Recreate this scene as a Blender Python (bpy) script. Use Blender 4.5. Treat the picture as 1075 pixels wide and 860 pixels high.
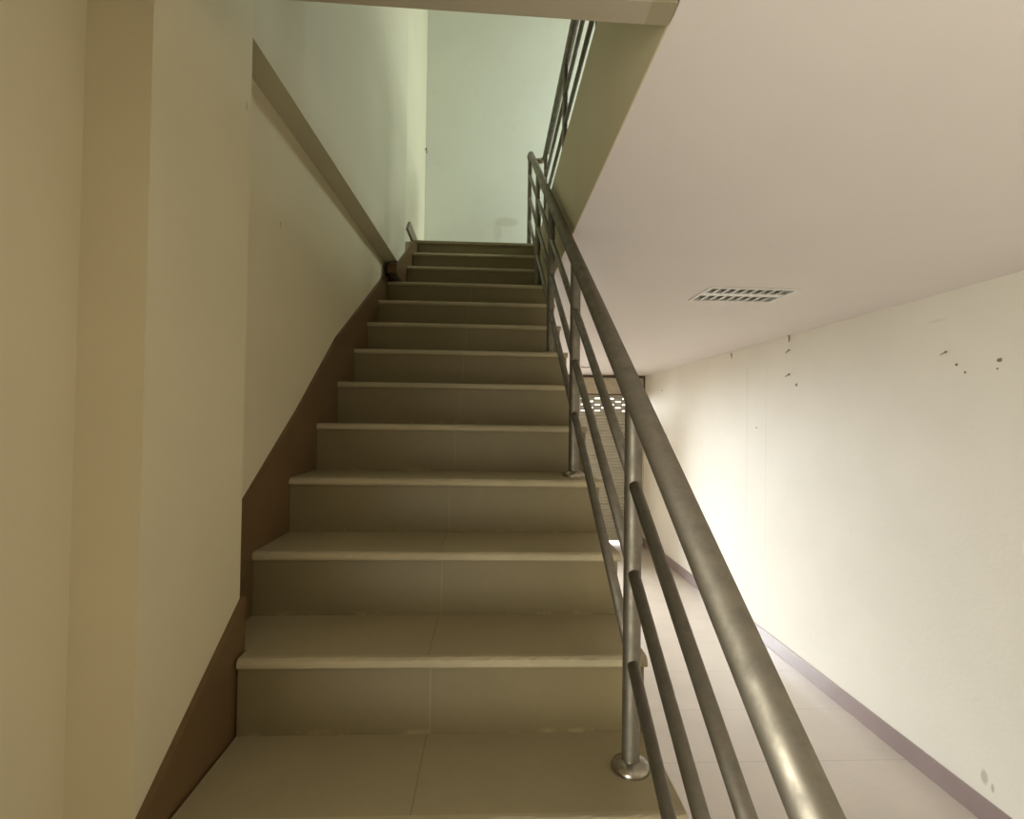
import bpy, bmesh, math, random
from mathutils import Vector, Matrix

random.seed(7)
for o in list(bpy.data.objects):
    bpy.data.objects.remove(o, do_unlink=True)
SC = bpy.context.scene
COL = SC.collection
FZ = -0.063                       # ground floor level; the first riser is a little taller
EYE = 2.184                      # camera height above the ground floor

# ------------------------------------------------------------------ camera
YAW, PITCH, ROLL, FPX = 0.04387, 0.01910, 0.01388, 557.2
cy, sy, cp, sp = math.cos(YAW), math.sin(YAW), math.cos(PITCH), math.sin(PITCH)
fwd = Vector((sy * cp, cy * cp, sp))
rgt = Vector((cy, -sy, 0))
up = rgt.cross(fwd)
cr, sr = math.cos(ROLL), math.sin(ROLL)
r2 = cr * rgt + sr * up
u2 = -sr * rgt + cr * up
cam = bpy.data.cameras.new('camera')
cam.sensor_fit = 'HORIZONTAL'
cam.sensor_width = 36.0
cam.lens = FPX / 1075 * 36.0
cam.clip_start = 0.02
cam_o = bpy.data.objects.new('camera', cam)
COL.objects.link(cam_o)
M = Matrix((r2, u2, -fwd)).transposed().to_4x4()
M.translation = Vector((0, 0, EYE))
cam_o.matrix_world = M
SC.camera = cam_o

# ------------------------------------------------------------------ light
SC.view_settings.view_transform = 'Standard'
SC.view_settings.look = 'None'
SC.view_settings.gamma = 1.0
SC.view_settings.use_curve_mapping = False
SC.view_settings.exposure = 0.0

w = bpy.data.worlds.new('daylight')
SC.world = w
w.use_nodes = True
w.node_tree.nodes['Background'].inputs[0].default_value = (1.0, 0.97, 0.92, 1)
w.node_tree.nodes['Background'].inputs[1].default_value = 2.5


def area(name, loc, direction, sx, sz, watts, col, spread=180):
    L = bpy.data.lights.new(name, 'AREA')
    L.shape = 'RECTANGLE'
    L.size, L.size_y = sx, sz
    L.energy = watts
    L.color = col
    L.spread = math.radians(spread)
    o = bpy.data.objects.new(name, L)
    COL.objects.link(o)
    o.location = loc
    o.rotation_euler = Vector(direction).to_track_quat('-Z', 'Z').to_euler()
    return o


# daylight entering by the street doorway and the upstairs window, plus an added fill at left
area('doorway_daylight', (0.45, 9.85, 1.25), (0.25, -1, 0), 1.5, 2.3, 30, (1.0, 0.975, 0.95))
area('street_sky_daylight', (-0.8, 13.0, 2.9), (0.36, -1, -0.20), 2.4, 2.0, 1080, (0.90, 0.96, 1.0), 120)
area('left_fill_light', (-1.10, -1.15, 1.5), (1, 0.4, 0.2), 1.4, 1.6, 106, (1.0, 0.98, 0.86), 150)  # added fill light outside an invented, unseen window, brightens the near half
area('upstairs_window_daylight', (3.35, 3.9, 5.3), (-1, 0.40, -0.35), 1.2, 1.3, 112, (0.84, 1.0, 0.94), 150)


# ------------------------------------------------------------------ materials
def new_mat(name):
    m = bpy.data.materials.new(name)
    m.use_nodes = True
    nt = m.node_tree
    return m, nt, nt.nodes['Principled BSDF']


def nd(nt, t, **kw):
    n = nt.nodes.new(t)
    for k, v in kw.items():
        setattr(n, k, v)
    return n


def math_n(nt, op, a, b=None, c=None, clamp=False):
    n = nt.nodes.new('ShaderNodeMath')
    n.operation = op
    n.use_clamp = clamp
    for i, v in enumerate((a, b, c)):
        if v is None:
            continue
        if isinstance(v, (int, float)):
            n.inputs[i].default_value = v
        else:
            nt.links.new(v, n.inputs[i])
    return n.outputs[0]


def mix(nt, fac, a, b, blend='MIX'):
    n = nt.nodes.new('ShaderNodeMix')
    n.data_type = 'RGBA'
    n.blend_type = blend
    for s, v in ((n.inputs[0], fac), (n.inputs[6], a), (n.inputs[7], b)):
        if isinstance(v, (int, float)):
            s.default_value = v
        elif isinstance(v, tuple):
            s.default_value = (*v, 1) if len(v) == 3 else v
        else:
            nt.links.new(v, s)
    return n.outputs[2]


def noise(nt, pos, scale, detail=3, rough=0.55):
    n = nd(nt, 'ShaderNodeTexNoise')
    n.inputs['Scale'].default_value = scale
    n.inputs['Detail'].default_value = detail
    n.inputs['Roughness'].default_value = rough
    nt.links.new(pos, n.inputs['Vector'])
    return n.outputs['Fac']


def remap(nt, v, a, b, c, d):
    n = nd(nt, 'ShaderNodeMapRange')
    for i, x in enumerate((a, b, c, d)):
        n.inputs[i + 1].default_value = x
    nt.links.new(v, n.inputs[0])
    return n.outputs[0]


def position(nt):
    return nd(nt, 'ShaderNodeNewGeometry').outputs['Position']


def bump(nt, bsdf, h, strength, dist):
    b = nd(nt, 'ShaderNodeBump')
    b.inputs['Strength'].default_value = strength
    b.inputs['Distance'].default_value = dist
    nt.links.new(h, b.inputs['Height'])
    nt.links.new(b.outputs[0], bsdf.inputs['Normal'])


def blob(nt, xyz, centre, radii):
    """1 inside an ellipsoid fading to 0 at its rim"""
    s = None
    for v, c, r in zip(xyz, centre, radii):
        if r is None:
            continue
        t = math_n(nt, 'POWER', math_n(nt, 'DIVIDE', math_n(nt, 'SUBTRACT', v, c), r), 2)
        s = t if s is None else math_n(nt, 'ADD', s, t)
    return math_n(nt, 'SUBTRACT', 1.0, s, clamp=True)


def paint(name, col, var=0.05, rough=0.62, stains=(), lines=(), grime=0.0):
    m, nt, b = new_mat(name)
    pos = position(nt)
    sep = nd(nt, 'ShaderNodeSeparateXYZ')
    nt.links.new(pos, sep.inputs[0])
    xyz = sep.outputs
    dark = tuple(c * (1 - var * 2) for c in col)
    c = mix(nt, remap(nt, noise(nt, pos, 1.7, 5), 0.35, 0.65, 0, 1), col, dark)
    fine = noise(nt, pos, 38, 2)
    for (axis, at, width, amount, lo, hi) in lines:       # pencil lines drawn on the plaster
        d = math_n(nt, 'ABSOLUTE', math_n(nt, 'SUBTRACT', xyz[axis], at))
        f = math_n(nt, 'LESS_THAN', d, width)
        g = math_n(nt, 'MULTIPLY', math_n(nt, 'GREATER_THAN', xyz[2], lo), math_n(nt, 'LESS_THAN', xyz[2], hi))
        f = math_n(nt, 'MULTIPLY', math_n(nt, 'MULTIPLY', f, g), amount)
        c = mix(nt, f, c, tuple(x * 0.5 for x in col))
    for (centre, radii, tint, amount, wob) in stains:
        f = blob(nt, xyz, centre, radii)
        f = math_n(nt, 'ADD', f, math_n(nt, 'MULTIPLY', math_n(nt, 'SUBTRACT', noise(nt, pos, 9, 2), 0.5), wob))
        f = remap(nt, f, 0.05, 0.75, 0, amount)
        c = mix(nt, f, c, tint)
    if grime:
        g = remap(nt, noise(nt, pos, 6.0, 6, 0.7), 0.62, 0.74, 0, grime)
        c = mix(nt, g, c, tuple(x * 0.55 for x in col))
    nt.links.new(c, b.inputs['Base Color'])
    b.inputs['Roughness'].default_value = rough
    b.inputs['Specular IOR Level'].default_value = 0.3
    bump(nt, b, math_n(nt, 'ADD', fine, math_n(nt, 'MULTIPLY', noise(nt, pos, 4, 3), 2.0)), 0.12, 0.006)
    return m


CREAM = (0.63, 0.565, 0.385)
M_left = paint('cream_paint_left', CREAM, 0.03,
               stains=[((-0.59, 1.29, 2.93), (None, 0.006, 0.015), (0.36, 0.30, 0.19), 0.6, 0.2),
                       ((-0.675, 1.72, 2.80), (None, 0.008, 0.014), (0.30, 0.24, 0.15), 0.6, 0.2)])
M_upleft = paint('cream_paint_upstairs', (0.57, 0.53, 0.385), 0.03)
M_far = paint('cream_paint_stairwell', (0.69, 0.69, 0.60), 0.025,
              stains=[((0.14, 5.06, 4.08), (0.15, None, 0.055), (0.45, 0.43, 0.33), 0.45, 0.5),
                      ((0.06, 5.06, 3.98), (0.05, None, 0.12), (0.50, 0.47, 0.36), 0.35, 0.5)])
M_right = paint('cream_paint_right', (0.77, 0.725, 0.625), 0.02,
                lines=[(1, 5.733, 0.0045, 0.40, 0.0, 2.8), (1, 5.335, 0.0035, 0.30, 0.0, 2.8)],
                stains=[((2.846, 2.935, 0.190), (None, 0.028, 0.05), (0.42, 0.40, 0.31), 0.75, 0.25),
                        ((2.846, 2.885, 0.160), (None, 0.012, 0.03), (0.40, 0.38, 0.30), 0.8, 0.25),
                        ((2.846, 3.254, 2.852), (None, 0.09, 0.012), (0.55, 0.50, 0.38), 0.3, 0.3)],
                grime=0.10)
M_ceil = paint('ceiling_paint', (0.76, 0.70, 0.665), 0.012, rough=0.6)
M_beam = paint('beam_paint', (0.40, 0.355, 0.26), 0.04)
M_soffit = paint('shaded_edge_paint', (0.34, 0.295, 0.19), 0.05)  # slab edge paint made darker, the shade of the underside put into its colour
M_edge = paint('slab_edge_paint', (0.60, 0.52, 0.33), 0.03)
M_hidden = paint('plain_cream_paint', (0.62, 0.55, 0.41), 0.02)


def tile(name, col, rough, seams=None, var=0.06, grout=0.55, streak=0.0, spec=0.5, grout_tone=0.45, cement=0.0):
    m, nt, b = new_mat(name)
    pos = position(nt)
    n1 = remap(nt, noise(nt, pos, 3.2, 6, 0.6), 0.3, 0.7, 0, 1)
    c = mix(nt, n1, col, tuple(x * (1 - 2 * var) for x in col))
    n2 = remap(nt, noise(nt, pos, 45, 3), 0.45, 0.8, 0, 0.35)
    c = mix(nt, n2, c, tuple(x * 0.82 for x in col))
    sep = nd(nt, 'ShaderNodeSeparateXYZ')
    nt.links.new(pos, sep.inputs[0])
    if seams:
        for (axis, at, pitch, width) in seams:
            v = math_n(nt, 'SUBTRACT', sep.outputs[axis], at)
            if pitch:
                v = math_n(nt, 'SUBTRACT', math_n(nt, 'PINGPONG', v, pitch / 2), 0.0)
            else:
                v = math_n(nt, 'ABSOLUTE', v)
            f = math_n(nt, 'LESS_THAN', v, width)
            c = mix(nt, math_n(nt, 'MULTIPLY', f, grout), c, tuple(min(1, x * grout_tone) for x in col))
    if cement:                                   # dried cement smears along the foot of each riser
        fr = math_n(nt, 'MODULO', math_n(nt, 'ADD', sep.outputs[2], 0.0005), 0.18)
        low = remap(nt, fr, 0.016, 0.004, 0, 1)
        sm = remap(nt, noise(nt, pos, 14, 4, 0.7), 0.52, 0.66, 0, cement)
        c = mix(nt, math_n(nt, 'MULTIPLY', low, sm), c, tuple(min(1, x * 1.7) for x in col))
    if streak:
        mp = nd(nt, 'ShaderNodeMapping')
        mp.inputs['Scale'].default_value = (9, 9, 0.9)
        nt.links.new(pos, mp.inputs[0])
        s = remap(nt, noise(nt, mp.outputs[0], 1.6, 3), 0.55, 0.75, 0, streak)
        c = mix(nt, s, c, tuple(min(1, x * 1.25) for x in col))
    nt.links.new(c, b.inputs['Base Color'])
    b.inputs['Roughness'].default_value = rough
    b.inputs['Specular IOR Level'].default_value = spec
    bump(nt, b, noise(nt, pos, 60, 2), 0.05, 0.002)
    return m


M_floor = tile('floor_tile', (0.54, 0.465, 0.385), 0.30, [(1, 4.12, 0.63, 0.0025)], 0.05)
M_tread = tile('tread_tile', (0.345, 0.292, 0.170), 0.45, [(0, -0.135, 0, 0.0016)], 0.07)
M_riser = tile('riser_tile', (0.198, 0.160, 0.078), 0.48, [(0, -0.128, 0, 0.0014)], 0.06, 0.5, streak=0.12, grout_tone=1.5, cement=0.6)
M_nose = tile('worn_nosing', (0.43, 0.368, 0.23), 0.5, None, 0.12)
M_skirt = tile('brown_skirting_tile', (0.145, 0.085, 0.035), 0.32, None, 0.10)
M_mauve = tile('mauve_skirting_tile', (0.285, 0.215, 0.20), 0.30, None, 0.05)
M_conc = tile('stair_concrete', (0.42, 0.38, 0.29), 0.8, None, 0.08)


def metal(name, col, rough, scuff=True):
    m, nt, b = new_mat(name)
    tc = nd(nt, 'ShaderNodeTexCoord').outputs['Object']
    n = remap(nt, noise(nt, tc, 22, 5, 0.65), 0.35, 0.75, 0, 1)
    c = mix(nt, n, col, tuple(x * 0.84 for x in col))
    if scuff:
        s = remap(nt, noise(nt, tc, 16, 4, 0.75), 0.70, 0.74, 0, 0.7)
        c = mix(nt, s, c, tuple(x * 0.45 for x in col))
    nt.links.new(c, b.inputs['Base Color'])
    b.inputs['Metallic'].default_value = 1.0
    nt.links.new(remap(nt, n, 0, 1, rough * 0.8, rough * 1.3), b.inputs['Roughness'])
    return m


M_steel = metal('dusty_stainless_steel', (0.215, 0.195, 0.158), 0.58)
M_steel.node_tree.nodes['Principled BSDF'].inputs['Metallic'].default_value = 0.95
M_chrome = metal('polished_stainless_steel', (0.36, 0.335, 0.28), 0.30, False)
def plain(name, col, rough=0.5, metallic=0.0, var=0.05):
    m, nt, b = new_mat(name)
    pos = position(nt)
    c = mix(nt, remap(nt, noise(nt, pos, 12, 4), 0.3, 0.7, 0, 1), col, tuple(x * (1 - 2 * var) for x in col))
    nt.links.new(c, b.inputs['Base Color'])
    b.inputs['Roughness'].default_value = rough
    b.inputs['Metallic'].default_value = metallic
    return m


M_white = plain('white_enamel', (0.80, 0.79, 0.75), 0.35)
M_slat = plain('shutter_slat_metal', (0.50, 0.475, 0.385), 0.5, 0.2)
M_tube = plain('unlit_tube_glass', (0.82, 0.82, 0.80), 0.2)
M_louvre = plain('brushed_louvre', (0.55, 0.53, 0.49), 0.3, 0.9)
M_frame = plain('dark_brown_frame', (0.10, 0.065, 0.045), 0.5)
M_board = plain('tan_board', (0.58, 0.50, 0.37), 0.6, 0, 0.08)
M_nail = plain('rusty_nail', (0.25, 0.20, 0.145), 0.7)
M_plug = plain('dark_plug', (0.24, 0.195, 0.14), 0.8)
M_pave = tile('pavement_concrete', (0.55, 0.53, 0.49), 0.8, [(0, 0, 0.5, 0.004), (1, 0, 0.5, 0.004)], 0.08)


# ------------------------------------------------------------------ geometry helpers
def obj(name, bm, mat, parent=None, smooth=False):
    bmesh.ops.recalc_face_normals(bm, faces=bm.faces[:])
    me = bpy.data.meshes.new(name)
    bm.to_mesh(me)
    bm.free()
    if smooth:
        for p in me.polygons:
            p.use_smooth = True
    o = bpy.data.objects.new(name, me)
    COL.objects.link(o)
    if mat:
        me.materials.append(mat)
    if parent:
        o.parent = parent
        off = Vector((0, 0, 0))
        q = parent
        while q:
            off += q.location
            q = q.parent
        o.matrix_parent_inverse = Matrix.Identity(4)
        for v in me.vertices:
            v.co -= off
    return o


def thing(name, loc, label, cat, group=None):
    o = bpy.data.objects.new(name, None)
    o.empty_display_size = 0.1
    COL.objects.link(o)
    o.location = loc
    tag(o, label, cat, group)
    return o


def tag(o, label, cat, group=None):
    o['label'] = label
    o['category'] = cat
    if group:
        o['group'] = group


def struct(name, bm, mat, parent=None):
    o = obj(name, bm, mat, parent)
    if not parent:
        o['kind'] = 'structure'
    return o


def box(bm, x0, x1, y0, y1, z0, z1, bev=0.0):
    t = bmesh.new()
    vs = [t.verts.new((x, y, z)) for x in (x0, x1) for y in (y0, y1) for z in (z0, z1)]
    for f in ((0, 1, 3, 2), (4, 6, 7, 5), (0, 4, 5, 1), (2, 3, 7, 6), (0, 2, 6, 4), (1, 5, 7, 3)):
        t.faces.new([vs[i] for i in f])
    if bev:
        bmesh.ops.bevel(t, geom=t.edges[:], offset=bev, segments=2, affect='EDGES', profile=0.5)
    join(bm, t)


def join(bm, t):
    me = bpy.data.meshes.new('tmp')
    t.to_mesh(me)
    t.free()
    bm.from_mesh(me)
    bpy.data.meshes.remove(me)


def prism(bm, pts, axis, a, b):
    """extrude a closed outline; axis 0: pts are (y,z), axis 1: (x,z), axis 2: (x,y)"""
    def P(p, t):
        return ((t, p[0], p[1]), (p[0], t, p[1]), (p[0], p[1], t))[axis]
    lo = [bm.verts.new(P(p, a)) for p in pts]
    hi = [bm.verts.new(P(p, b)) for p in pts]
    bm.faces.new(lo)
    bm.faces.new(hi[::-1])
    n = len(pts)
    for i in range(n):
        bm.faces.new((lo[i], lo[(i + 1) % n], hi[(i + 1) % n], hi[i]))


def tube(bm, pts, r, seg=20, caps=True):
    pts = [Vector(p) for p in pts]
    rings = []
    ref = None
    for i, p in enumerate(pts):
        d = (pts[min(i + 1, len(pts) - 1)] - pts[max(i - 1, 0)]).normalized()
        if ref is None:
            ref = Vector((1, 0, 0)) if abs(d.x) < 0.9 else Vector((0, 0, 1))
        u = (ref - d * ref.dot(d)).normalized()
        ref = u
        v = d.cross(u)
        rings.append([bm.verts.new(p + r * (math.cos(2 * math.pi * k / seg) * u + math.sin(2 * math.pi * k / seg) * v))
                      for k in range(seg)])
    for a, b in zip(rings, rings[1:]):
        for k in range(seg):
            bm.faces.new((a[k], a[(k + 1) % seg], b[(k + 1) % seg], b[k]))
    if caps:
        bm.faces.new(rings[0][::-1])
        bm.faces.new(rings[-1])


def lathe(bm, prof, cx, cyy, cz, seg=28):
    rings = []
    for r, z in prof:
        rings.append([bm.verts.new((cx + r * math.cos(2 * math.pi * k / seg), cyy + r * math.sin(2 * math.pi * k / seg), cz + z))
                      for k in range(seg)])
    for a, b in zip(rings, rings[1:]):
        for k in range(seg):
            bm.faces.new((a[k], a[(k + 1) % seg], b[(k + 1) % seg], b[k]))
    bm.faces.new(rings[-1])
    bm.faces.new(rings[0][::-1])


def smooth_by_angle(o, deg=40):
    me = o.data
    b = bmesh.new()
    b.from_mesh(me)
    for f in b.faces:
        f.smooth = True
    for e in b.edges:
        e.smooth = len(e.link_faces) == 2 and e.calc_face_angle(0) < math.radians(deg)
    b.to_mesh(me)
    b.free()


def bm_():
    return bmesh.new()


# ------------------------------------------------------------------ the room
XR, XL, YF, YB, ZC, ZU, ZT = 2.846, -0.675, 9.6, -3.0, 3.019, 3.6, 6.4
XE, Y0, YW = 0.367, 1.075, 5.06          # stairwell opening in the ceiling, stairwell far wall

b = bm_()
box(b, -0.9, XR + 0.2, YB - 0.2, YF + 0.25, -0.2, FZ)
struct('floor', b, M_floor)
b = bm_()
box(b, -6, 9, YF + 0.25, YF + 8, -0.25, -0.12)
struct('ground', b, M_pave)

# ceiling of the ground floor, with the recess of the lamp and the stairwell left open
LX0, LX1, LY0, LY1 = 1.36, 1.915, 3.205, 3.55
b = bm_()
def flat(x0, x1, y0, y1):
    box(b, x0, x1, y0, y1, ZC, ZC + 0.11)
flat(-0.9, XR + 0.2, YB - 0.2, Y0 - 0.06)
flat(XE, XR + 0.2, Y0 - 0.06, LY0)
flat(XE, LX0, LY0, LY1)
flat(LX1, XR + 0.2, LY0, LY1)
flat(XE, XR + 0.2, LY1, YF + 0.2)
flat(-0.9, XE, YW, YF + 0.2)
struct('ceiling', b, M_ceil)

# upper floor slab and the painted faces of the opening
b = bm_()
box(b, -0.9, XR + 0.2, -1.2, Y0 - 0.06, ZC + 0.11, ZU)
box(b, XE + 0.06, XR + 0.2, Y0 - 0.06, YW + 0.15, ZC + 0.11, ZU)
struct('floor_upper', b, M_floor)
b = bm_()
box(b, XE - 0.004, XE, Y0, YW, ZC, ZU)
box(b, XE, XE + 0.06, Y0 - 0.06, YW, ZC + 0.11, ZU)
struct('trim_1', b, M_edge)
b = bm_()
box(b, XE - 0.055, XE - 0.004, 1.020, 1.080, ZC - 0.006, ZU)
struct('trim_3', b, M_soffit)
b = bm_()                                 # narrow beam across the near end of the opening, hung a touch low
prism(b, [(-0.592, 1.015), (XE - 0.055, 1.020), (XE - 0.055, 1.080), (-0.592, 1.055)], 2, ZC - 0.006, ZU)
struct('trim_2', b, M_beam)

# left side: near wall, column, recessed wall, edge beam with the upstairs wall over it
b = bm_()
for (y0, y1, z0, z1) in ((YB - 0.2, -1.9, FZ, ZC), (-0.3, 0.937, FZ, ZC), (-1.9, -0.3, FZ, 0.6), (-1.9, -0.3, 2.4, ZC)):
    box(b, -0.9, -0.705, y0, y1, z0, z1)
struct('wall_left', b, M_left)
b = bm_()
box(b, -0.9, -0.592, 0.937, 1.313, FZ, ZT)
struct('wall_left_column', b, M_left)
b = bm_()
box(b, -0.9, XL, 1.313, YF + 0.2, FZ, ZC + 0.17)
struct('wall_left_recess', b, M_left)
b = bm_()
def wall_sec(y, xf, zo, zi):
    return [b.verts.new(c) for c in ((xf, y, zo), (XL - 0.03, y, zi), (XL - 0.03, y, ZT), (xf, y, ZT))]
keys = [(1.313, -0.592, 0.930, 0.948), (3.45, -0.592, 0.995, 0.980), (3.66, -0.593, 1.0, 0.985), (3.95, -0.638, 1.0, 0.985), (YW, -0.640, 1.0, 0.985)]
secs = []
for ka, kb in zip(keys, keys[1:]):
    for i in range(10):
        v = [a_ + (b_ - a_) * i / 10 for a_, b_ in zip(ka, kb)]
        secs.append(wall_sec(v[0], v[1], EYE + v[2], EYE + v[3]))
secs.append(wall_sec(YW, -0.640, EYE + 1.0, EYE + 0.985))
for p, q in zip(secs, secs[1:]):
    for i in range(4):
        b.faces.new((p[i], p[(i + 1) % 4], q[(i + 1) % 4], q[i]))
b.faces.new(secs[0])
b.faces.new(secs[-1][::-1])
struct('wall_left_upper', b, M_upleft)

# stairwell end wall and the rest of the upstairs room
b = bm_()
box(b, -0.9, XR + 0.2, YW, YW + 0.15, ZC + 0.11, ZT)
struct('wall_stairwell', b, M_far)
b = bm_()
box(b, -0.9, XR + 0.2, -1.2, YW + 0.15, ZT, ZT + 0.1)
struct('ceiling_upper', b, M_hidden)
b = bm_()
box(b, -0.9, XR + 0.2, -1.2, -1.05, ZU, ZT)
struct('wall_upper_near', b, M_hidden)
b = bm_()
box(b, -0.9, -0.592, -1.05, 0.937, ZU, ZT)
struct('wall_upper_left', b, M_hidden)
b = bm_()
for a in ((-1.05, 3.4, ZU, ZT), (4.8, YW, ZU, ZT), (3.4, 4.8, ZU, 4.45), (3.4, 4.8, 5.95, ZT)):
    box(b, XR, XR + 0.2, a[0], a[1], a[2], a[3])
struct('wall_upper_right', b, M_hidden)
b = bm_()
for (y0, y1, z0, z1) in ((3.4, 3.46, 4.45, 5.95), (4.74, 4.8, 4.45, 5.95), (3.46, 4.74, 4.45, 4.51), (3.46, 4.74, 5.89, 5.95), (4.07, 4.13, 4.51, 5.89)):
    box(b, XR + 0.04, XR + 0.09, y0, y1, z0, z1)
struct('window_1', b, M_frame)

# right wall with its mauve tile skirting
b = bm_()
box(b, XR, XR + 0.2, YB - 0.2, YF + 0.2, FZ, ZC)
struct('wall_right', b, M_right)
b = bm_()
box(b, XR - 0.011, XR, YB, YF, FZ, 0.077, 0.002)
struct('baseboard_right', b, M_mauve)

b = bm_()  # frame of the unseen window added on the left for the fill light
for (y0, y1, z0, z1) in ((-1.9, -1.84, 0.6, 2.4), (-0.36, -0.3, 0.6, 2.4), (-1.84, -0.36, 0.6, 0.66), (-1.84, -0.36, 2.34, 2.4), (-1.13, -1.07, 0.66, 2.34)):
    box(b, -0.80, -0.75, y0, y1, z0, z1)
struct('added_window', b, M_frame)

# street wall: roller shutter bay on the right, doorway on the left
SX0, SX1, SZ = 1.25, 2.60, EYE + 0.474
b = bm_()
box(b, -0.9, -0.35, YF, YF + 0.2, FZ, ZC)
box(b, -0.35, SX0, YF, YF + 0.2, 2.42, ZC)
box(b, 1.15, SX0, YF, YF + 0.2, FZ, 2.42)
box(b, SX1, XR, YF, YF + 0.2, FZ, SZ)
box(b, SX0, XR, YF + 0.1, YF + 0.2, SZ, ZC)
struct('wall_front', b, M_hidden)
b = bm_()
box(b, -0.35, -0.29, YF + 0.02, YF + 0.12, FZ, 2.42)
box(b, 1.09, 1.15, YF + 0.02, YF + 0.12, FZ, 2.42)
box(b, -0.29, 1.09, YF + 0.02, YF + 0.12, 2.36, 2.42)
struct('door_1', b, M_frame)
b = bm_()
box(b, -0.9, XR + 0.2, YB - 0.2, YB, FZ, ZC)
struct('wall_rear', b, M_hidden)

# ------------------------------------------------------------------ staircase
R, T, Y9 = 0.18, 0.26872, 1.2627
def sy_(k): return Y9 + (k - 9) * T
def sz_(k): return R * k
TH = 0.024
st = thing('staircase', (-0.1, sy_(1), FZ), 'straight beige tiled staircase climbing beside the cream left wall to the upstairs landing', 'stairs')

def side_profile(k0, k1):
    pts = [(sy_(k0) + 0.022, max(FZ, sz_(k0 - 1) - TH) if k0 > 1 else FZ)]
    for k in range(k0, k1 + 1):
        pts.append((sy_(k) + 0.022, sz_(k) - TH))
        pts.append((sy_(k + 1) + 0.022, sz_(k) - TH))
    pts.append((sy_(k1 + 1) + 0.022, sz_(k1) - 0.36))
    if k0 <= 2:
        pts.append((sy_(3) + 0.022, FZ))
    else:
        pts.append((sy_(k0) + 0.022, sz_(k0) - 0.18 - 0.36))
    return pts

b = bm_()
prism(b, side_profile(1, 17), 0, -0.578, 0.380)
prism(b, side_profile(18, 19), 0, -0.578, 0.356)
prism(b, side_profile(10, 17), 0, -0.660, -0.578)
prism(b, side_profile(1, 6), 0, -0.690, -0.578)
obj('stair_body', b, M_conc, st)

for k in range(1, 20):
    n = k - 9
    xr = 0.388 if k <= 17 else 0.360
    y0, y1 = sy_(k), sy_(k + 1) + 0.010
    zt = sz_(k)
    if n <= -3: xl = -0.690
    elif n == -2: xl = -0.578
    elif n <= 0: xl = -0.574
    elif n <= 8: xl = -0.660
    else: xl = -0.580
    # tread tile (behind the rounded front strip)
    b = bm_()
    if n == 0:
        prism(b, [(xl, y0 + 0.022), (xr, y0 + 0.022), (xr, y1), (-0.660, y1), (-0.660, 1.318), (xl, 1.318)], 2, zt - TH, zt)
    elif n == -2:
        prism(b, [(-0.690, y0 + 0.022), (xr, y0 + 0.022), (xr, y1), (xl, y1), (xl, 0.932), (-0.690, 0.932)], 2, zt - TH, zt)
    else:
        box(b, xl, xr, y0 + 0.022, y1, zt - TH, zt)
    tr = obj('tread', b, M_tread, st)
    # worn rounded front edge
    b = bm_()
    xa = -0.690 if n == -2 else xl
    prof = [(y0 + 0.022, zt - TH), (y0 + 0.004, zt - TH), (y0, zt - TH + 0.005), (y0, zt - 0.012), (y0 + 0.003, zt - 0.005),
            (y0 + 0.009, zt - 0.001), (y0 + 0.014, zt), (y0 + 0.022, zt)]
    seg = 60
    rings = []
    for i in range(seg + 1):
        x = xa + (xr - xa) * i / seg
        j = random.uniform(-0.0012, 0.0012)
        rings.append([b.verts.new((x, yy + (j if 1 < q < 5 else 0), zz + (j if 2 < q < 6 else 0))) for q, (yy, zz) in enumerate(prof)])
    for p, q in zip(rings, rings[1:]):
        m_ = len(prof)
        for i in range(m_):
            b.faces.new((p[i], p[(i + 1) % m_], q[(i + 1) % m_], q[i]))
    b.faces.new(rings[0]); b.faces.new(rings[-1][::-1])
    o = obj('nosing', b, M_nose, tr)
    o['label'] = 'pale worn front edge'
    # riser tile
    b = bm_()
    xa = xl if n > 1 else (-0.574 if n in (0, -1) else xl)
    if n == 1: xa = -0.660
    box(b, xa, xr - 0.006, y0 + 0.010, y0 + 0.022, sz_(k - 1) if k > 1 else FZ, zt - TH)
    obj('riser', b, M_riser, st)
# last riser under the landing
b = bm_()
box(b, -0.578, 0.356, sy_(20) + 0.010, sy_(20) + 0.022, sz_(19), ZU - TH)
obj('riser', b, M_riser, st)
b = bm_()
box(b, -0.634, XE, sy_(20), YW, ZU - TH, ZU, 0.004)
box(b, -0.578, XE, sy_(20) + 0.022, YW, ZC + 0.02, ZU - TH)
o = obj('landing_slab', b, M_tread, st)

# brown tile skirting that follows the flight on the left
def skirt(name, outline, x0, x1):
    b = bm_()
    prism(b, [(y, z + EYE) for y, z in outline], 0, x0, x1)
    return struct(name, b, M_skirt)
skirt('baseboard_left_column', [(0.930, -1.50), (1.318, -1.50), (1.318, -0.436), (0.930, -0.700)], -0.592, -0.579)
skirt('baseboard_left_recess', [(1.318, -0.80), (3.66, 0.60), (3.60, 1.045), (3.512, 0.985), (2.338, 0.345), (1.889, 0.025), (1.318, -0.345)], -0.675, -0.661)
skirt('baseboard_left_upper', [(3.30, 0.90), (3.75, 0.90), (4.215, 1.23), (4.215, 1.385), (3.98, 1.322), (3.31, 0.955)], -0.640, -0.583)
b = bm_()
prism(b, [(3.97, EYE + 1.418), (4.08, EYE + 1.510), (YW, EYE + 1.510), (YW, EYE + 1.418)], 0, -0.650, -0.622)
struct('baseboard_left_landing', b, M_skirt)

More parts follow.
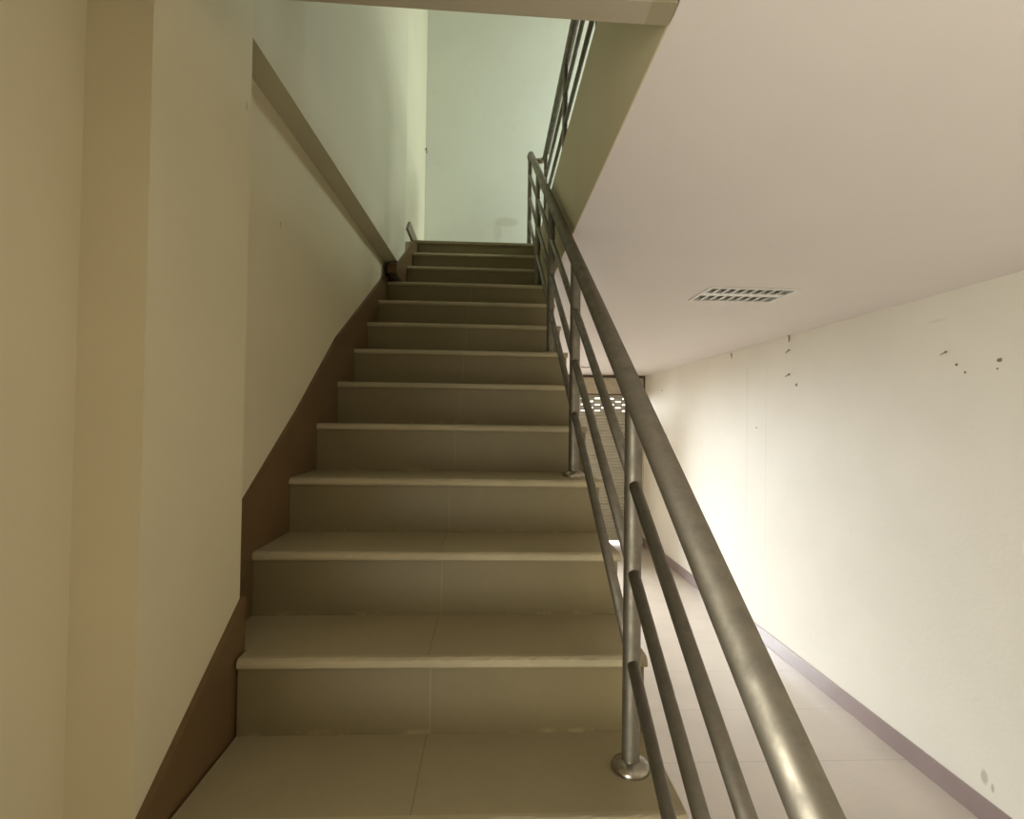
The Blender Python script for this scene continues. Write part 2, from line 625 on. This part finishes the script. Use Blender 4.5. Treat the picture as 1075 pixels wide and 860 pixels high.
# ------------------------------------------------------------------ railing
PX, GX = 0.315, 0.445
SLOPE = R / T
def line_z(y, off): return EYE + off + SLOPE * (y - 1.14)
HR, RAILS = 0.060, (-0.130, -0.318, -0.510)
POST_Y = [1.14 + 3 * T * i for i in range(-2, 5)]
ra = thing('stair_railing', (PX, POST_Y[0], 0.54), 'dull steel railing up the open right side of the stairs and along the upstairs edge', 'railing')
YT = POST_Y[-1] + 0.02
ZG = line_z(YT, HR)
pts = [(PX, POST_Y[0] - 0.25, line_z(POST_Y[0] - 0.25, HR)), (PX, YT - 0.10, line_z(YT - 0.10, HR))]
for i in range(1, 5):
    t = i / 5
    y = YT - 0.10 + 0.12 * t
    pts.append((PX, y, line_z(YT - 0.10, HR) + SLOPE * 0.1 * (t - 0.35 * t * t) ))
zt_ = pts[-1][2]
pts.append((PX, YT + 0.02, zt_ + 0.002))
b = bm_()
tube(b, pts, 0.0245, 28)
obj('handrail', b, M_steel, ra, True)
# curved return to the upstairs guard rail
b = bm_()
c = (PX + GX) / 2
rr = (GX - PX) / 2
arc = [(c - rr * math.cos(math.pi * i / 14), YT + 0.02 + rr * math.sin(math.pi * i / 14), zt_) for i in range(15)]
tube(b, arc, 0.0245, 24)
obj('handrail_bend', b, M_chrome, ra, True)
b = bm_()
tube(b, [(GX, YT + 0.02, zt_), (GX, 1.16, zt_)], 0.0245, 24)
obj('guard_handrail', b, M_steel, ra, True)
GP = [YT - 0.06, 3.22, 2.20, 1.20]
def flange_bm(x, y, z):
    b = bm_()
    lathe(b, [(0.041, 0), (0.041, 0.006), (0.037, 0.013), (0.028, 0.018), (0.0195, 0.021), (0.0195, 0.022)], x, y, z)
    return b
def post(x, y, z0, z1):
    b = bm_()
    tube(b, [(x, y, z0 + 0.001), (x, y, z1)], 0.019, 24)
    p = obj('post', b, M_steel, ra)
    smooth_by_angle(p)
    f = obj('flange', flange_bm(x, y, z0), M_chrome, p)
    smooth_by_angle(f, 50)
for i, y in enumerate(POST_Y):
    k = 9 + (-1 + 3 * (i - 2))
    post(PX, y, sz_(k), line_z(y, HR) - 0.012)
for y in GP:
    post(GX, y, ZU, zt_ - 0.012)
for (ya, yb) in zip(POST_Y, POST_Y[1:]):
    for off in RAILS:
        b = bm_()
        tube(b, [(PX, ya, line_z(ya, off)), (PX, yb, line_z(yb, off))], 0.0127, 18)
        obj('mid_rail', b, M_steel, ra, True)
for off in RAILS:
    b = bm_()
    y = POST_Y[0] - 0.22
    tube(b, [(PX, y, line_z(y, off)), (PX, POST_Y[0], line_z(POST_Y[0], off))], 0.0127, 18)
    obj('mid_rail', b, M_steel, ra, True)
for (ya, yb) in zip(GP, GP[1:]):
    for i in range(3):
        b = bm_()
        z = zt_ - 0.19 * (i + 1)
        tube(b, [(GX, ya, z), (GX, yb, z)], 0.0127, 18)
        obj('guard_rail', b, M_steel, ra, True)

# ------------------------------------------------------------------ roller shutter
sh = thing('roller_shutter', (1.9, YF, FZ), 'closed beige slatted roller shutter with a band of vent holes, at the far street wall', 'shutter')
PITCH_S, HX, HW = 0.056, 0.127, 0.097
CX0, CX1 = SX0 + 0.02, SX1 - 0.01
b = bm_()
zb = 0.045
nsl = int((SZ - zb) / PITCH_S) + 1
top_row = None
rows = {}
# hole rows counted from the lintel down
for s in range(nsl):
    z0 = SZ + 0.02 - PITCH_S * (s + 1)
    if z0 < zb:
        break
    holes = []
    if 1 <= s <= 5:
        base = CX1 - 0.145 if s % 2 == 1 else CX1 - 0.145 - HX
        x = base
        while x > CX0 + 0.1:
            holes.append((x, x + HW))
            x -= 2 * HX
    xs = sorted({CX0, CX1, *[q for h in holes for q in h]})
    prof = [(YF + 0.060, z0), (YF + 0.047, z0 + 0.016), (YF + 0.045, z0 + 0.028), (YF + 0.047, z0 + 0.040), (YF + 0.060, z0 + PITCH_S)]
    grid = [[b.verts.new((x, y, z)) for (y, z) in prof] for x in xs]
    for i in range(len(xs) - 1):
        inh = any(h[0] - 1e-6 <= xs[i] and xs[i + 1] <= h[1] + 1e-6 for h in holes)
        for j in range(4):
            if inh and j in (1, 2):
                continue
            b.faces.new((grid[i][j], grid[i + 1][j], grid[i + 1][j + 1], grid[i][j + 1]))
cu = obj('curtain', b, M_slat, sh)
md = cu.modifiers.new('thickness', 'SOLIDIFY')
md.thickness = 0.003
b = bm_()
box(b, CX0, CX1, YF + 0.035, YF + 0.065, 0.002, 0.05, 0.004)
obj('bottom_bar', b, M_slat, sh)
for x0, x1 in ((SX0, SX0 + 0.03), (SX1 - 0.03, SX1)):
    b = bm_()
    box(b, x0, x1, YF + 0.002, YF + 0.030, FZ, SZ)
    box(b, x0, x1, YF + 0.072, YF + 0.098, FZ, SZ)
    obj('guide_rail', b, M_frame, sh)
b = bm_()
box(b, SX0, XR - 0.012, YF - 0.03, YF + 0.09, SZ, ZC - 0.05)
obj('lintel_board', b, M_board, sh)
b = bm_()
box(b, SX0, XR, YF - 0.045, YF + 0.09, ZC - 0.05, ZC - 0.014)
box(b, XR - 0.03, XR, YF - 0.045, YF - 0.03, SZ - 0.02, ZC - 0.05)
box(b, SX0, XR, YF - 0.036, YF - 0.03, SZ - 0.005, SZ + 0.018)
obj('lintel_frame', b, M_frame, sh)

# ------------------------------------------------------------------ ceiling light
cl = thing('ceiling_light', ((LX0 + LX1) / 2, (LY0 + LY1) / 2, ZC), 'unlit white recessed louvred twin tube light in the ceiling', 'ceiling light')
b = bm_()
fz0, fz1 = ZC - 0.007, ZC + 0.002
fw = 0.012
for a in ((LX0 - 0.008, LX1 + 0.008, LY0 - 0.008, LY0 + fw), (LX0 - 0.008, LX1 + 0.008, LY1 - fw, LY1 + 0.008),
          (LX0 - 0.008, LX0 + fw, LY0 + fw, LY1 - fw), (LX1 - fw, LX1 + 0.008, LY0 + fw, LY1 - fw)):
    box(b, a[0], a[1], a[2], a[3], fz0, fz1)
obj('frame', b, M_white, cl)
b = bm_()
ym = (LY0 + LY1) / 2
box(b, LX0 + 0.001, LX1 - 0.001, LY0 + 0.001, LY1 - 0.001, ZC + 0.085, ZC + 0.090)
for a in ((LX0 + 0.001, LX0 + 0.004, LY0 + 0.001, LY1 - 0.001), (LX1 - 0.004, LX1 - 0.001, LY0 + 0.001, LY1 - 0.001),
          (LX0 + 0.004, LX1 - 0.004, LY0 + 0.001, LY0 + 0.004), (LX0 + 0.004, LX1 - 0.004, LY1 - 0.004, LY1 - 0.001)):
    box(b, a[0], a[1], a[2], a[3], ZC + 0.002, ZC + 0.085)
obj('housing', b, M_white, cl)
b = bm_()
prism(b, [(ym - 0.035, ZC - 0.003), (ym + 0.035, ZC - 0.003), (ym + 0.008, ZC + 0.05), (ym - 0.008, ZC + 0.05)], 0, LX0 + fw, LX1 - fw)
obj('divider', b, M_white, cl)
for (ya, yb) in ((LY0 + fw, ym - 0.035), (ym + 0.035, LY1 - fw)):
    for i in range(1, 9):
        x = LX0 + fw + (LX1 - LX0 - 2 * fw) * i / 9
        b = bm_()
        prism(b, [(x - 0.009, ZC - 0.003), (x + 0.009, ZC - 0.003), (x + 0.002, ZC + 0.035), (x - 0.002, ZC + 0.035)], 1, ya, yb)
        obj('louvre_blade', b, M_louvre, cl)
    b = bm_()
    tube(b, [(LX0 + 0.03, (ya + yb) / 2, ZC + 0.058), (LX1 - 0.03, (ya + yb) / 2, ZC + 0.058)], 0.013, 14)
    obj('tube', b, M_tube, cl, True)

# ------------------------------------------------------------------ small things left in the walls
def nail(y, z, ln, ang, label, name='nail', r=0.004):
    """short bent nail sticking out of the right wall"""
    b = bm_()
    d = Vector(ang).normalized()
    p = Vector((XR + 0.004, y, EYE + z))
    e = p + d * ln
    tube(b, [p, p + d * ln * 0.5, e], r, 8)
    tube(b, [e - d * 0.002, e + d * 0.002], r * 2.0, 10)
    o = obj(name, b, M_nail)
    smooth_by_angle(o)
    tag(o, label, 'nail', 'nails left in the right wall')
    return o
nail(4.923, 0.775, 0.075, (-0.3, -0.45, 0.8), 'small dark nail just under the ceiling edge on the right wall, above two slanting ones', r=0.006)
nail(4.990, 0.680, 0.105, (-0.22, -1, 0.16), 'upper of the two slanting nails on the cream right wall beyond the ceiling light')
nail(4.990, 0.450, 0.105, (-0.22, -1, 0.16), 'lower of the two slanting nails on the cream right wall beyond the ceiling light')
nail(6.114, 0.755, 0.060, (-0.3, -0.3, 0.9), 'faint nail under the ceiling edge above the pair of vertical lines on the right wall', r=0.006)
nail(3.235, 0.445, 0.060, (-0.2, -1, 0.25), 'pale slanting nail left of three dark holes high on the right wall', r=0.0035)
nail(8.361, -0.214, 0.085, (-1, -0.8, 0.1), 'thin nail at handrail height on the far end of the right wall', r=0.004)

def plug(y, z, ry, rz, label):
    b = bm_()
    n = 14
    rim, mid = [], []
    for i in range(n):
        a = 2 * math.pi * i / n
        j = random.uniform(0.8, 1.2)
        rim.append(b.verts.new((XR + 0.002, y + ry * j * math.cos(a), EYE + z + rz * j * math.sin(a))))
        mid.append(b.verts.new((XR - 0.004, y + 0.6 * ry * j * math.cos(a), EYE + z + 0.6 * rz * j * math.sin(a))))
    for i in range(n):
        b.faces.new((rim[i], rim[(i + 1) % n], mid[(i + 1) % n], mid[i]))
    cvt = b.verts.new((XR - 0.001, y, EYE + z))
    for i in range(n):
        b.faces.new((mid[i], mid[(i + 1) % n], cvt))
    b.faces.new(rim[::-1])
    o = obj('wall_plug', b, M_plug)
    tag(o, label, 'wall plug', 'wall plugs in the right wall')
plug(4.795, 0.360, 0.016, 0.017, 'dark wall plug below the two slanting nails on the right wall')
plug(3.109, 0.373, 0.013, 0.010, 'oval dark wall plug midway between two smaller marks high on the right wall')
plug(3.051, 0.321, 0.008, 0.007, 'tiny dark wall plug just below the oval one high on the right wall')
plug(2.837, 0.371, 0.017, 0.015, 'largest dark wall plug, high on the right wall nearest the viewer')
plug(2.849, 0.324, 0.006, 0.006, 'tiny wall plug right under the largest one on the right wall')
plug(8.613, 0.515, 0.030, 0.014, 'small dark wall plug at the far end of the right wall near the shutter lintel')
plug(5.527, -0.049, 0.011, 0.010, 'lone small wall plug between the pair of vertical lines on the right wall')

b = bm_()
tube(b, [(-0.642, 5.0, EYE + 2.545), (-0.622, 5.0, EYE + 2.540)], 0.005, 10)
tube(b, [(-0.624, 5.0, EYE + 2.560), (-0.620, 5.0, EYE + 2.505)], 0.006, 10)
o = obj('wall_hook', b, M_nail)
tag(o, 'small dark hook high on the stairwell wall near its corner above the landing', 'hook')
b = bm_()
tube(b, [(1.40, 8.0, ZC + 0.003), (1.40, 8.0, ZC - 0.02), (1.46, 7.98, ZC - 0.03), (1.52, 7.97, ZC - 0.022)], 0.007, 8)
o = obj('ceiling_hook', b, M_nail)
tag(o, 'thin dark hook on the ceiling in front of the roller shutter', 'hook')
